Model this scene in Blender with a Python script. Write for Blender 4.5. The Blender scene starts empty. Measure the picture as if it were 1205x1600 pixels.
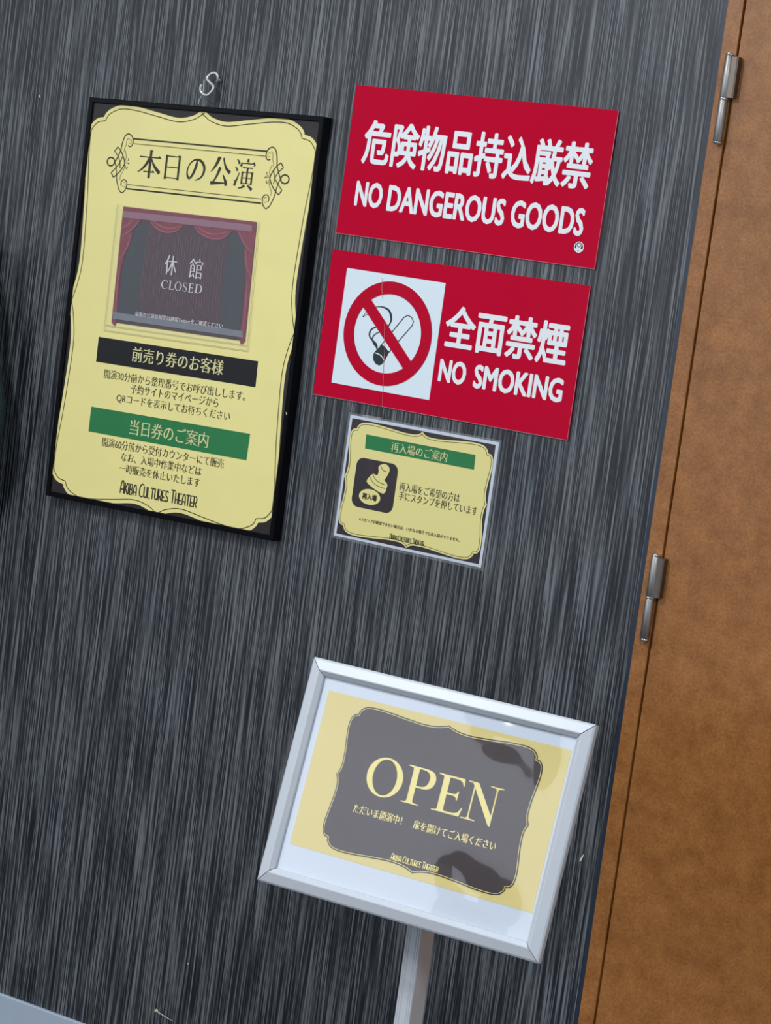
import bpy, bmesh, math, random
from mathutils import Matrix, Vector, Euler
R = math.radians
S = bpy.context.scene
COL = S.collection
random.seed(7)

# ------------------------------------------------------------------ camera
cd = bpy.data.cameras.new('camera'); cam = bpy.data.objects.new('camera', cd); COL.objects.link(cam)
r_ = Vector((0.83568433, 0.53282252, 0.133161)); u_ = Vector((-0.16781101, 0.01686034, 0.98567499)); f_ = Vector((-0.5229447, 0.84605903, -0.10350341))
m = Matrix(((r_.x, u_.x, -f_.x), (r_.y, u_.y, -f_.y), (r_.z, u_.z, -f_.z))).to_4x4()
m.translation = (1.97864864, -3.32759165, 1.54200733)
cam.matrix_world = m
cd.sensor_fit = 'VERTICAL'; cd.sensor_height = 24; cd.lens = 3652.026 / 1600 * 24
cd.clip_start = 0.02
S.camera = cam

# ------------------------------------------------------------------ world, lamps, exposure
w = bpy.data.worlds.new('world'); S.world = w; w.use_nodes = True
w.node_tree.nodes['Background'].inputs[0].default_value = (0.80, 0.90, 1.0, 1)
w.node_tree.nodes['Background'].inputs[1].default_value = 0.50
def area(name, loc, rot, sx, sy, power, col=(0.93, 0.97, 1.0), shape='RECTANGLE'):
    d = bpy.data.lights.new(name, 'AREA'); d.shape = shape; d.size = sx; d.size_y = sy; d.energy = power; d.color = col
    o = bpy.data.objects.new(name, d); COL.objects.link(o); o.location = loc; o.rotation_euler = rot
    return o
area('ceiling_downlight', (-0.50, -2.0, 2.77), (0, 0, 0), 0.30, 0.30, 40, shape='DISK')
area('ceiling_spot', (0.02, -0.42, 2.77), (0, 0, 0), 0.12, 0.12, 5.0, shape='DISK')
area('fill_panel_right', (1.9, -2.7, 2.77), (0, 0, 0), 0.9, 0.9, 60)  # added fill lamp, out of view, brightening the door side
area('ceiling_panel_far', (-2.6, -3.4, 2.77), (0, 0, 0), 1.2, 1.2, 40)
area('ceiling_panel_farther', (-5.2, -5.2, 2.77), (0, 0, 0), 1.6, 2.4, 110)
area('lobby_window', (-1.20, -4.80, 1.62), (R(90), 0, R(-14)), 1.25, 1.25, 17.5, col=(0.82, 0.87, 1.0))
vs = S.view_settings
vs.view_transform = 'Standard'; vs.look = 'None'; vs.gamma = 1.0; vs.use_curve_mapping = False; vs.exposure = 0.0

# ------------------------------------------------------------------ materials
def new_mat(name):
    m = bpy.data.materials.new(name); m.use_nodes = True
    return m, m.node_tree, m.node_tree.nodes['Principled BSDF']
def lin(r, g, b):
    f = lambda c: (c / 255 / 12.92) if c / 255 <= 0.04045 else ((c / 255 + 0.055) / 1.055) ** 2.4
    return (f(r), f(g), f(b), 1)
def plain(name, col, rough=0.5, metal=0.0, coat=0.0, coat_rough=0.05, spec=0.5, var=0.0, scale=30, bump=0.0, bscale=200):
    """procedural material: the colour varied a little by noise, optional bump"""
    m, nt, p = new_mat(name)
    p.inputs['Roughness'].default_value = rough; p.inputs['Metallic'].default_value = metal
    p.inputs['Coat Weight'].default_value = coat; p.inputs['Coat Roughness'].default_value = coat_rough
    p.inputs['Specular IOR Level'].default_value = spec
    tc = nt.nodes.new('ShaderNodeTexCoord')
    n = nt.nodes.new('ShaderNodeTexNoise'); n.inputs['Scale'].default_value = scale; n.inputs['Detail'].default_value = 3
    nt.links.new(tc.outputs['Object'], n.inputs['Vector'])
    mx = nt.nodes.new('ShaderNodeMix'); mx.data_type = 'RGBA'
    mx.inputs[6].default_value = tuple(c * (1 - var) for c in col[:3]) + (1,)
    mx.inputs[7].default_value = tuple(min(1, c * (1 + var)) for c in col[:3]) + (1,)
    nt.links.new(n.outputs[0], mx.inputs[0]); nt.links.new(mx.outputs[2], p.inputs['Base Color'])
    if bump:
        n2 = nt.nodes.new('ShaderNodeTexNoise'); n2.inputs['Scale'].default_value = bscale; n2.inputs['Detail'].default_value = 2
        nt.links.new(tc.outputs['Object'], n2.inputs['Vector'])
        b = nt.nodes.new('ShaderNodeBump'); b.inputs['Strength'].default_value = 1; b.inputs['Distance'].default_value = bump
        nt.links.new(n2.outputs[0], b.inputs['Height']); nt.links.new(b.outputs[0], p.inputs['Normal'])
    return m
def wallpaper():
    m, nt, p = new_mat('streaked_wallpaper')
    tc = nt.nodes.new('ShaderNodeTexCoord')
    def noise(sx, sz, detail, off):
        mp = nt.nodes.new('ShaderNodeMapping'); mp.inputs['Scale'].default_value = (sx, 1, sz); mp.inputs['Location'].default_value = (off, off, 0)
        n = nt.nodes.new('ShaderNodeTexNoise'); n.inputs['Scale'].default_value = 1; n.inputs['Detail'].default_value = detail; n.inputs['Roughness'].default_value = 0.55
        nt.links.new(tc.outputs['Object'], mp.inputs[0]); nt.links.new(mp.outputs[0], n.inputs[0]); return n
    a = noise(300, 6.0, 1.0, 3.1); b = noise(560, 8.0, 0.0, 11.7); c = noise(45, 3, 2, 5.3); d = noise(9, 6, 2, 1.3)
    def math2(op, x, y):
        n = nt.nodes.new('ShaderNodeMath'); n.operation = op
        for i, v in enumerate((x, y)):
            if isinstance(v, float): n.inputs[i].default_value = v
            else: nt.links.new(v, n.inputs[i])
        return n.outputs[0]
    mixd = math2('ADD', math2('MULTIPLY', a.outputs[0], 0.58), math2('MULTIPLY', b.outputs[0], 0.42))
    mixd = math2('ADD', mixd, math2('MULTIPLY', math2('SUBTRACT', c.outputs[0], 0.5), 0.16))
    ra = nt.nodes.new('ShaderNodeValToRGB'); e = ra.color_ramp.elements
    e[0].position = 0.42; e[0].color = (0.0, 0.0, 0.0, 1); e[1].position = 0.63; e[1].color = (1, 1, 1, 1)
    e.new(0.50).color = (0.24, 0.24, 0.24, 1); e.new(0.56).color = (0.58, 0.58, 0.58, 1)
    nt.links.new(mixd, ra.inputs[0]); mul = ra
    hue = nt.nodes.new('ShaderNodeMix'); hue.data_type = 'RGBA'
    hue.inputs[6].default_value = WALL_LIGHT_A; hue.inputs[7].default_value = WALL_LIGHT_B
    nt.links.new(d.outputs[0], hue.inputs[0])
    col = nt.nodes.new('ShaderNodeMix'); col.data_type = 'RGBA'; col.inputs[6].default_value = WALL_DARK
    nt.links.new(mul.outputs[0], col.inputs[0]); nt.links.new(hue.outputs[2], col.inputs[7])
    nt.links.new(col.outputs[2], p.inputs['Base Color'])
    p.inputs['Roughness'].default_value = 0.42; p.inputs['Specular IOR Level'].default_value = 0.55
    bp = nt.nodes.new('ShaderNodeBump'); bp.inputs['Strength'].default_value = 0.5; bp.inputs['Distance'].default_value = 0.0008
    nt.links.new(mul.outputs[0], bp.inputs['Height']); nt.links.new(bp.outputs[0], p.inputs['Normal'])
    return m
WALL_DARK = (0.006, 0.009, 0.015, 1); WALL_LIGHT_A = (0.165, 0.195, 0.225, 1); WALL_LIGHT_B = (0.176, 0.178, 0.176, 1)
def door_laminate():
    m, nt, p = new_mat('brown_laminate')
    tc = nt.nodes.new('ShaderNodeTexCoord')
    def noise(s, det, rough=0.6):
        n = nt.nodes.new('ShaderNodeTexNoise'); n.inputs['Scale'].default_value = s; n.inputs['Detail'].default_value = det; n.inputs['Roughness'].default_value = rough
        nt.links.new(tc.outputs['Object'], n.inputs[0]); return n
    a = noise(21, 9, 0.72); b = noise(240, 4, 0.6)
    r = nt.nodes.new('ShaderNodeValToRGB'); e = r.color_ramp.elements
    e[0].position = 0.30; e[0].color = (0.262, 0.092, 0.017, 1); e[1].position = 0.72; e[1].color = (0.48, 0.198, 0.054, 1)
    nt.links.new(a.outputs[0], r.inputs[0])
    r2 = nt.nodes.new('ShaderNodeMapRange'); r2.inputs[1].default_value = 0.3; r2.inputs[2].default_value = 0.65; r2.inputs[3].default_value = 0.68; r2.inputs[4].default_value = 1.10
    nt.links.new(b.outputs[0], r2.inputs[0])
    mx = nt.nodes.new('ShaderNodeMix'); mx.data_type = 'RGBA'; mx.blend_type = 'MULTIPLY'; mx.inputs[0].default_value = 1
    nt.links.new(r.outputs[0], mx.inputs[6]); nt.links.new(r2.outputs[0], mx.inputs[7])
    nt.links.new(mx.outputs[2], p.inputs['Base Color'])
    p.inputs['Roughness'].default_value = 0.40; p.inputs['Specular IOR Level'].default_value = 0.5
    bp = nt.nodes.new('ShaderNodeBump'); bp.inputs['Strength'].default_value = 0.35; bp.inputs['Distance'].default_value = 0.0006
    nt.links.new(b.outputs[0], bp.inputs['Height']); nt.links.new(bp.outputs[0], p.inputs['Normal'])
    return m
def film(name, tint=(1, 1, 1), rough=0.04, haze=0.0, bump=None):
    """clear plastic film: see-through, reflecting by Fresnel, optionally a little milky"""
    m, nt, p = new_mat(name); nt.nodes.remove(p)
    out = nt.nodes['Material Output']
    tr = nt.nodes.new('ShaderNodeBsdfTransparent'); tr.inputs[0].default_value = tint + (1,)
    df = nt.nodes.new('ShaderNodeBsdfDiffuse'); df.inputs[0].default_value = (0.75, 0.78, 0.8, 1)
    gl = nt.nodes.new('ShaderNodeBsdfGlossy'); gl.inputs['Roughness'].default_value = rough
    fr = nt.nodes.new('ShaderNodeFresnel'); fr.inputs[0].default_value = 1.5
    m1 = nt.nodes.new('ShaderNodeMixShader'); m1.inputs[0].default_value = haze
    nt.links.new(tr.outputs[0], m1.inputs[1]); nt.links.new(df.outputs[0], m1.inputs[2])
    m2 = nt.nodes.new('ShaderNodeMixShader')
    ge = nt.nodes.new('ShaderNodeNewGeometry'); iv = nt.nodes.new('ShaderNodeMath'); iv.operation = 'SUBTRACT'; iv.inputs[0].default_value = 1; nt.links.new(ge.outputs['Backfacing'], iv.inputs[1])
    ml = nt.nodes.new('ShaderNodeMath'); ml.operation = 'MULTIPLY'; nt.links.new(fr.outputs[0], ml.inputs[0]); nt.links.new(iv.outputs[0], ml.inputs[1])
    nt.links.new(ml.outputs[0], m2.inputs[0]); nt.links.new(m1.outputs[0], m2.inputs[1]); nt.links.new(gl.outputs[0], m2.inputs[2])
    nt.links.new(m2.outputs[0], out.inputs[0])
    if bump:
        tc = nt.nodes.new('ShaderNodeTexCoord'); n = nt.nodes.new('ShaderNodeTexNoise'); n.inputs['Scale'].default_value = bump[0]; n.inputs['Detail'].default_value = 1
        nt.links.new(tc.outputs['Object'], n.inputs[0])
        b = nt.nodes.new('ShaderNodeBump'); b.inputs['Distance'].default_value = bump[1]
        nt.links.new(n.outputs[0], b.inputs['Height']); nt.links.new(b.outputs[0], gl.inputs['Normal'])
    return m
M = dict(
    wall=wallpaper(), door=door_laminate(),
    bluestrip=plain('dark_blue_strip', (0.018, 0.032, 0.055), 0.36, spec=0.5, var=0.25, scale=40),
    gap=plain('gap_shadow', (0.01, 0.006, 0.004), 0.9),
    floor=plain('dark_carpet', (0.05, 0.045, 0.045), 0.95, var=0.3, scale=60, bump=0.002),
    ceil=plain('white_ceiling', (0.75, 0.75, 0.74), 0.9, var=0.03),
    base=plain('grey_vinyl', lin(176, 190, 206), 0.45, var=0.06, scale=25),
    steel=plain('brushed_steel', (0.40, 0.385, 0.37), 0.42, 1.0, var=0.06, scale=60),
    steel_dark=plain('dull_steel_plate', (0.20, 0.165, 0.14), 0.45, 1.0, var=0.06, scale=60),
    chrome=plain('bright_steel', (0.85, 0.85, 0.84), 0.12, 1.0),
    black=plain('black_plastic_frame', (0.002, 0.0022, 0.004), 0.30, spec=0.14, var=0.2, scale=20),
    yellow=plain('yellow_poster_print', lin(250, 238, 156), 0.42, coat=0.6, coat_rough=0.18, var=0.04, scale=6, bump=0.004, bscale=7),
    brown=plain('dark_brown_print', (0.026, 0.021, 0.022), 0.4, spec=0.3, coat=0.35, coat_rough=0.12, var=0.15, scale=12),
    ink=plain('dark_olive_ink', (0.030, 0.028, 0.012), 0.45),
    fineink=plain('fine_olive_ink', (0.16, 0.145, 0.05), 0.45),
    banner=plain('black_banner_ink', (0.013, 0.013, 0.016), 0.42, spec=0.3, coat=0.1, coat_rough=0.15, var=0.2, scale=12),
    green=plain('green_banner_ink', (0.026, 0.215, 0.070), 0.42, spec=0.3, coat=0.1, coat_rough=0.15, var=0.08, scale=10),
    red=plain('red_acrylic', (0.56, 0.0010, 0.030), 0.16, spec=0.10, var=0.03, scale=4),
    redband=plain('red_prohibition_ink', (0.54, 0.001, 0.027), 0.35, spec=0.1),
    white=plain('white_sign_ink', lin(243, 247, 252), 0.4, spec=0.2, var=0.01),
    signwhite=plain('white_vinyl_square', lin(232, 246, 255), 0.4, spec=0.2, var=0.01),
    edge=plain('pale_cut_edge', (0.55, 0.25, 0.28), 0.5),
    smoke=plain('teal_black_ink', (0.012, 0.022, 0.026), 0.4),
    paper=plain('white_paper', lin(208, 217, 230), 0.5, var=0.02, scale=12),
    ny=plain('yellow_notice_print', lin(240, 229, 150), 0.40, coat=0.4, coat_rough=0.15, var=0.02, scale=8),
    nbrown=plain('dark_notice_print', (0.030, 0.020, 0.026), 0.4, coat=0.3, coat_rough=0.15, var=0.35, scale=60),
    sy=plain('yellow_open_print', lin(222, 204, 130), 0.5, var=0.03, scale=5),
    sbrown=plain('brown_open_print', (0.040, 0.026, 0.028), 0.5, var=0.15, scale=12),
    cream=plain('cream_print', lin(244, 228, 140), 0.5),
    creamband=plain('cream_banner_print', lin(228, 220, 160), 0.45),
    cut=plain('cut_line', (0.30, 0.27, 0.22), 0.5),
    alu=plain('satin_aluminium', (0.60, 0.64, 0.70), 0.45, 0.12, var=0.03, scale=14),
    joint=plain('dark_mitre_gap', (0.03, 0.035, 0.045), 0.8),
    post=plain('satin_aluminium_post', (0.66, 0.69, 0.74), 0.42, 0.12, var=0.03, scale=14),
    cardbg=plain('maroon_curtain_print', (0.070, 0.032, 0.048), 0.45, var=0.2, scale=40),
    cardline=plain('thin_curtain_fold_print', (0.19, 0.10, 0.135), 0.45),
    cardside=plain('dim_wings_print', (0.040, 0.042, 0.056), 0.45, var=0.2, scale=30),
    cardred=plain('crimson_swag_print', (0.22, 0.032, 0.055), 0.45, var=0.3, scale=70),
    cardrose=plain('rose_swag_trim_print', (0.38, 0.085, 0.125), 0.45),
    cardwhite=plain('card_white_ink', lin(214, 208, 216), 0.45),
    tape=plain('rose_backed_tape', (0.30, 0.135, 0.185), 0.4, coat=0.6, coat_rough=0.1, var=0.12, scale=50),
    tape2=plain('frosted_tape', (0.185, 0.200, 0.235), 0.4, coat=0.6, coat_rough=0.1, var=0.12, scale=50),
    galv=plain('galvanised_wire', (0.78, 0.83, 0.80), 0.28, 0.45, var=0.1, scale=300),
    string=plain('grey_wire', (0.42, 0.45, 0.45), 0.45, 0.5),
    fleece=plain('dark_teal_fleece', (0.012, 0.030, 0.036), 1.0, var=0.6, scale=300, bump=0.004, bscale=260),
    chip=plain('cream_filler', (0.68, 0.66, 0.50), 0.8, var=0.1, scale=300),
    sleeve=film('clear_card_sleeve', rough=0.10, haze=0.05, bump=(14, 0.002)),
    cover=film('clear_cover_sheet', rough=0.075, haze=0.0),
    laminate=film('laminate_edge', rough=0.12, haze=0.16),
    cleartape=film('clear_tape', rough=0.2, haze=0.22),
)

# ------------------------------------------------------------------ helpers
def link(name, me, mat, parent=None, mtx=None):
    o = bpy.data.objects.new(name, me); COL.objects.link(o)
    if mat is not None:
        if len(me.materials) == 0: me.materials.append(mat)
    if parent is not None: o.parent = parent
    if mtx is not None: o.matrix_local = mtx
    return o
def from_bm(name, bm, mat, parent=None, mtx=None, smooth=False):
    me = bpy.data.meshes.new(name); bm.to_mesh(me); bm.free()
    if smooth:
        for p in me.polygons: p.use_smooth = True
    return link(name, me, mat, parent, mtx)
def tag(o, label=None, cat=None, group=None, kind=None):
    if label: o['label'] = label
    if cat: o['category'] = cat
    if group: o['group'] = group
    if kind: o['kind'] = kind
    return o
def empty(name, loc, rot=(0, 0, 0)):
    o = bpy.data.objects.new(name, None); COL.objects.link(o); o.location = loc; o.rotation_euler = rot; o.empty_display_size = 0.05
    return o
def bm_box(bm, x0, x1, y0, y1, z0, z1, bev=0.0):
    g = bmesh.ops.create_cube(bm, size=1)
    for v in g['verts']:
        v.co = Vector(((x0 + x1) / 2 + v.co.x * (x1 - x0), (y0 + y1) / 2 + v.co.y * (y1 - y0), (z0 + z1) / 2 + v.co.z * (z1 - z0)))
    if bev:
        es = list({e for v in g['verts'] for e in v.link_edges})
        bmesh.ops.bevel(bm, geom=es, offset=bev, segments=2, affect='EDGES', profile=0.5)
def box(name, x0, x1, y0, y1, z0, z1, mat, parent=None, mtx=None, bev=0.0):
    bm = bmesh.new(); bm_box(bm, x0, x1, y0, y1, z0, z1, bev); return from_bm(name, bm, mat, parent, mtx)
def smooth_pts(pts, n=6, closed=False):
    out = []; N = len(pts)
    for i in range(N if closed else N - 1):
        g = lambda k: pts[k % N] if closed else pts[max(0, min(N - 1, k))]
        p0, p1, p2, p3 = g(i - 1), g(i), g(i + 1), g(i + 2)
        for s in range(n):
            t = s / n
            out.append(tuple(0.5 * ((2 * b) + (-a + c) * t + (2 * a - 5 * b + 4 * c - d) * t * t + (-a + 3 * b - 3 * c + d) * t ** 3) for a, b, c, d in zip(p0, p1, p2, p3)))
    if not closed: out.append(tuple(pts[-1]))
    return out
class Print:
    """flat printed shapes in the plane of a sheet: millimetre coordinates, y is the layer's distance in front of the sheet"""
    def __init__(s, y): s.v = []; s.f = []; s.y = y; s.lv = []; s.step = 0
    def add(s, pts, faces):
        o = len(s.v); s.v += pts; s.f += [tuple(i + o for i in f) for f in faces]; s.lv += [s.step * 0.000008] * len(pts); s.step = (s.step + 1) % 24
    def tube(s, pts, width, closed=False):
        """ribbon along pts, width in mm or one width per point"""
        N = len(pts); ws = width if isinstance(width, (list, tuple)) else [width] * N
        vs = []
        for i, (x, z) in enumerate(pts):
            a = pts[(i - 1) % N] if (closed or i > 0) else pts[i]; b = pts[(i + 1) % N] if (closed or i < N - 1) else pts[i]
            dx, dz = b[0] - a[0], b[1] - a[1]; L = math.hypot(dx, dz) or 1
            nx, nz = -dz / L, dx / L; h = ws[i] / 2
            vs += [(x + nx * h, z + nz * h), (x - nx * h, z - nz * h)]
        fs = [(2 * i, 2 * i + 1, 2 * ((i + 1) % N) + 1, 2 * ((i + 1) % N)) for i in range(N if closed else N - 1)]
        s.add(vs, fs)
    def line(s, pts, width, n=6, closed=False, caps=False):
        q = smooth_pts(pts, n, closed) if n > 1 and len(pts) > 2 else list(pts)
        if isinstance(width, (list, tuple)):
            K = len(width) - 1; ws = []
            for i in range(len(q)):
                t = i / (len(q) - 1) * K; k = min(K - 1, int(t)); ws.append(width[k] + (width[k + 1] - width[k]) * (t - k))
            width = ws
        s.tube(q, width, closed)
        if caps:
            for (x, z), wd in ((q[0], width if not isinstance(width, list) else width[0]), (q[-1], width if not isinstance(width, list) else width[-1])):
                s.disc(x, z, wd / 2, wd / 2, 12)
    def disc(s, x, z, rx, rz=None, n=48):
        rz = rz or rx
        s.add([(x + rx * math.cos(2 * math.pi * i / n), z + rz * math.sin(2 * math.pi * i / n)) for i in range(n)], [tuple(range(n))])
    def rect(s, x0, x1, z0, z1): s.add([(x0, z0), (x1, z0), (x1, z1), (x0, z1)], [(0, 1, 2, 3)])
    def quad(s, *p): s.add(list(p), [(0, 1, 2, 3)])
    def poly(s, *loops):
        """filled outline(s), holes by even-odd"""
        c = bpy.data.curves.new('outline', 'CURVE'); c.dimensions = '2D'; c.fill_mode = 'BOTH'
        for lp in loops:
            sp = c.splines.new('POLY'); sp.points.add(len(lp) - 1); sp.use_cyclic_u = True
            for i, (x, z) in enumerate(lp): sp.points[i].co = (x, z, 0, 1)
        s.curve(c)
    def curve(s, c, fn=None):
        o = bpy.data.objects.new('outline', c); COL.objects.link(o)
        dg = bpy.context.evaluated_depsgraph_get(); me = bpy.data.meshes.new_from_object(o.evaluated_get(dg))
        pts = [(v.co.x, v.co.y) for v in me.vertices]; fs = [tuple(p.vertices) for p in me.polygons]
        bpy.data.objects.remove(o); bpy.data.meshes.remove(me); bpy.data.curves.remove(c)
        if fn is None: s.add(pts, fs)
        return pts, fs
    def text(s, body, x0, x1, zc, h=None, bold=0.0, thin=0.0, lean=0.0, base=None, round_=10, slope=0.0):
        """body fitted to x0..x1; h = full height of its box (else the width's scale); bold dilates by a disc of that radius in mm;
        lean repeats it sideways, which thickens upright strokes only, over outlines thinned by `thin` em"""
        c = bpy.data.curves.new('lettering', 'FONT'); c.body = body; c.resolution_u = 3; c.offset = -thin
        pts, fs = s.curve(c, fn=True)
        ax = min(p[0] for p in pts); bx = max(p[0] for p in pts); az = min(p[1] for p in pts); bz = max(p[1] for p in pts)
        pad = max(bold, lean)
        kx = (x1 - x0 - 2 * pad) / (bx - ax); kz = kx if h is None else (h - 2 * bold) / (bz - az)
        mz = (az + bz) / 2
        def place(dx, dz):
            out = []
            for p in pts:
                x = x0 + pad + (p[0] - ax) * kx + dx
                out.append((x, zc + (p[1] - mz) * kz + dz + slope * (x - (x0 + x1) / 2)))
            s.add(out, fs)
        if bold:
            for i in range(round_): place(bold * math.cos(2 * math.pi * i / round_), bold * math.sin(2 * math.pi * i / round_))
            place(0, 0)
        elif lean:
            for k in (-1, -0.33, 0.33, 1): place(lean * k, 0)
        else: place(0, 0)
    def build(s, name, mat, parent, mtx=None, dx=0.0):
        me = bpy.data.meshes.new(name)
        fl = []
        for f in s.f:
            a, b, c = (s.v[f[0]], s.v[f[1]], s.v[f[2]])
            ar = sum(s.v[f[i]][0] * s.v[f[(i + 1) % len(f)]][1] - s.v[f[(i + 1) % len(f)]][0] * s.v[f[i]][1] for i in range(len(f)))
            fl.append(f if ar > 0 else f[::-1])
        me.from_pydata([((x + dx) / 1000, -s.y - l, z / 1000) for (x, z), l in zip(s.v, s.lv)], [], fl); me.update()
        return link(name, me, mat, parent, mtx)
def mirror4(q):
    """quarter outline from top cusp to right cusp -> closed outline"""
    a = list(q); b = [(x, -z) for x, z in reversed(q)][1:]
    r = a + b; l = [(-x, z) for x, z in reversed(r)][1:-1]
    return r + l
def scallop(q, cx=0, cz=0, notch=0):
    """ornamental outline: q = list of smooth runs (top cusp..notch, notch..right cusp), each smoothed on its own"""
    pts = []
    for run in q:
        sm = smooth_pts(run, 5); pts += sm if not pts else sm[1:]
    return [(x + cx, z + cz) for x, z in mirror4(pts)]
def inset(pts, d):
    out = []; N = len(pts)
    for i in range(N):
        a, b, c = pts[i - 1], pts[i], pts[(i + 1) % N]
        e1 = Vector((b[0] - a[0], b[1] - a[1])); e2 = Vector((c[0] - b[0], c[1] - b[1]))
        if e1.length < 1e-6 or e2.length < 1e-6: continue
        n1 = Vector((e1.y, -e1.x)).normalized(); n2 = Vector((e2.y, -e2.x)).normalized()
        n = n1 + n2
        if n.length < 0.2: continue
        n.normalize(); k = min(1.8, 1 / max(0.4, n.dot(n1)))
        out.append((b[0] + n.x * d * k, b[1] + n.y * d * k))
    return out
def wire(name, pts, r, mat, parent=None, mtx=None, n=5, seg=8):
    q = smooth_pts(pts, n); bm = bmesh.new(); rings = []
    for i, p in enumerate(q):
        p = Vector(p); t = (Vector(q[min(i + 1, len(q) - 1)]) - Vector(q[max(i - 1, 0)])).normalized()
        a = t.cross(Vector((0.3, 1, 0.2))).normalized(); b = t.cross(a)
        rings.append([bm.verts.new(p + (a * math.cos(2 * math.pi * k / seg) + b * math.sin(2 * math.pi * k / seg)) * r) for k in range(seg)])
    for i in range(len(rings) - 1):
        for k in range(seg): bm.faces.new((rings[i][k], rings[i][(k + 1) % seg], rings[i + 1][(k + 1) % seg], rings[i + 1][k]))
    bm.faces.new(rings[0]); bm.faces.new(rings[-1][::-1])
    bmesh.ops.recalc_face_normals(bm, faces=bm.faces)
    return from_bm(name, bm, mat, parent, mtx, smooth=True)
def lathe(name, prof, mat, parent=None, mtx=None, seg=28, cx=0, cy=0):
    """prof = (radius, z) from bottom to top about the vertical axis"""
    bm = bmesh.new(); rings = []
    for r, z in prof: rings.append([bm.verts.new((cx + r * math.cos(2 * math.pi * k / seg), cy + r * math.sin(2 * math.pi * k / seg), z)) for k in range(seg)])
    for i in range(len(rings) - 1):
        for k in range(seg): bm.faces.new((rings[i][k], rings[i][(k + 1) % seg], rings[i + 1][(k + 1) % seg], rings[i + 1][k]))
    bm.faces.new(rings[0][::-1]); bm.faces.new(rings[-1])
    o = from_bm(name, bm, mat, parent, mtx, smooth=True)
    return o

# ------------------------------------------------------------------ the setting
JX, GX, DX = 0.4132, 0.4399, 0.4428       # jamb edge, jamb's inner edge, door leaf's edge
DR = DX + 0.86
wallo = tag(box('wall_back', -4.5, JX, 0, 0.12, 0, 2.8, M['wall']), kind='structure')
tag(box('wall_right', DR + 0.03, 3.0, 0, 0.12, 0, 2.8, M['wall']), kind='structure')
tag(box('wall_over_door', JX, DR + 0.03, 0, 0.12, 2.14, 2.8, M['wall']), kind='structure')
tag(box('floor', -9, 3.0, -9, 0.12, -0.06, 0, M['floor']), kind='structure')
tag(box('ceiling', -9, 3.0, -9, 0.12, 2.8, 2.86, M['ceil']), kind='structure')
bmb = bmesh.new(); bm_box(bmb, -4.5, JX - 0.001, -0.009, -0.0003, 0.0, 0.0968, 0.0022)
tag(from_bm('baseboard_back', bmb, M['base']), kind='structure')
bmj = bmesh.new(); bm_box(bmj, JX, GX, -0.005, 0.12, 0, 2.14, 0.0012)
tag(from_bm('trim_1', bmj, M['door']), kind='structure')
tag(box('jamb_strip', JX - 0.0082, JX - 0.0001, -0.0011, -0.0001, 0.098, 2.14, M['bluestrip']), kind='structure')  # narrow dark blue strip laid on the wall along the jamb
bmj = bmesh.new(); bm_box(bmj, DR + 0.0025, DR + 0.03, -0.007, 0.12, 0, 2.14, 0.0012)
tag(from_bm('trim_2', bmj, M['door']), kind='structure')
bmj = bmesh.new(); bm_box(bmj, GX, DR + 0.0025, -0.007, 0.12, 2.112, 2.14, 0.0012)
tag(from_bm('trim_3', bmj, M['door']), kind='structure')
tag(box('door_stop', GX, DX + 0.012, 0.045, 0.11, 0, 2.112, M['gap']), kind='structure')
bmj = bmesh.new(); bm_box(bmj, DX, DR, -0.004, 0.036, 0.006, 2.109, 0.0015)
door = tag(from_bm('door_1', bmj, M['door']), kind='structure')
def hinge(zm):
    KX, KY, KR = 0.4338, -0.0128, 0.0072
    h = empty('hinge', (0, 0, 0)); h.parent = door
    lathe('upper_knuckle', [(KR * .9, zm + .0012), (KR, zm + .003), (KR, zm + .0645), (KR * .92, zm + .0655)], M['steel'], h, cx=KX, cy=KY)
    lathe('lower_knuckle', [(KR * .92, zm - .0655), (KR, zm - .0645), (KR, zm - .003), (KR * .9, zm - .0012)], M['steel'], h, cx=KX, cy=KY)
    lathe('pin', [(.003, zm - .0700), (.0062, zm - .0690), (.0072, zm - .0672), (.0066, zm - .0655), (.0046, zm - .064), (.0046, zm - .002), (.0076, zm - .0014), (.0076, zm + .0014), (.0046, zm + .002), (.0046, zm + .064),
                  (.0066, zm + .0655), (.0072, zm + .0672), (.0062, zm + .0690), (.003, zm + .0700)], M['chrome'], h, cx=KX, cy=KY)
    # flag plate: leaves the knuckle's front and bends back to the door face
    bm = bmesh.new()
    prof = [(KX + .0045, KY - .0042), (0.4478, KY - .0046), (0.4502, KY - .0030), (0.4510, -0.0045), (0.4495, -0.0042), (0.4470, KY + .0002), (KX + .0045, KY + .0006)]
    lo = [bm.verts.new((x, y, zm + .0015)) for x, y in prof]; hi = [bm.verts.new((x, y, zm + .0640)) for x, y in prof]
    for i in range(len(prof)): bm.faces.new((lo[i], lo[(i + 1) % len(prof)], hi[(i + 1) % len(prof)], hi[i]))
    bm.faces.new(lo[::-1]); bm.faces.new(hi); bmesh.ops.recalc_face_normals(bm, faces=bm.faces)
    from_bm('flag_plate', bm, M['steel_dark'], h)
hinge(1.8645); hinge(1.0865)
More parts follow.
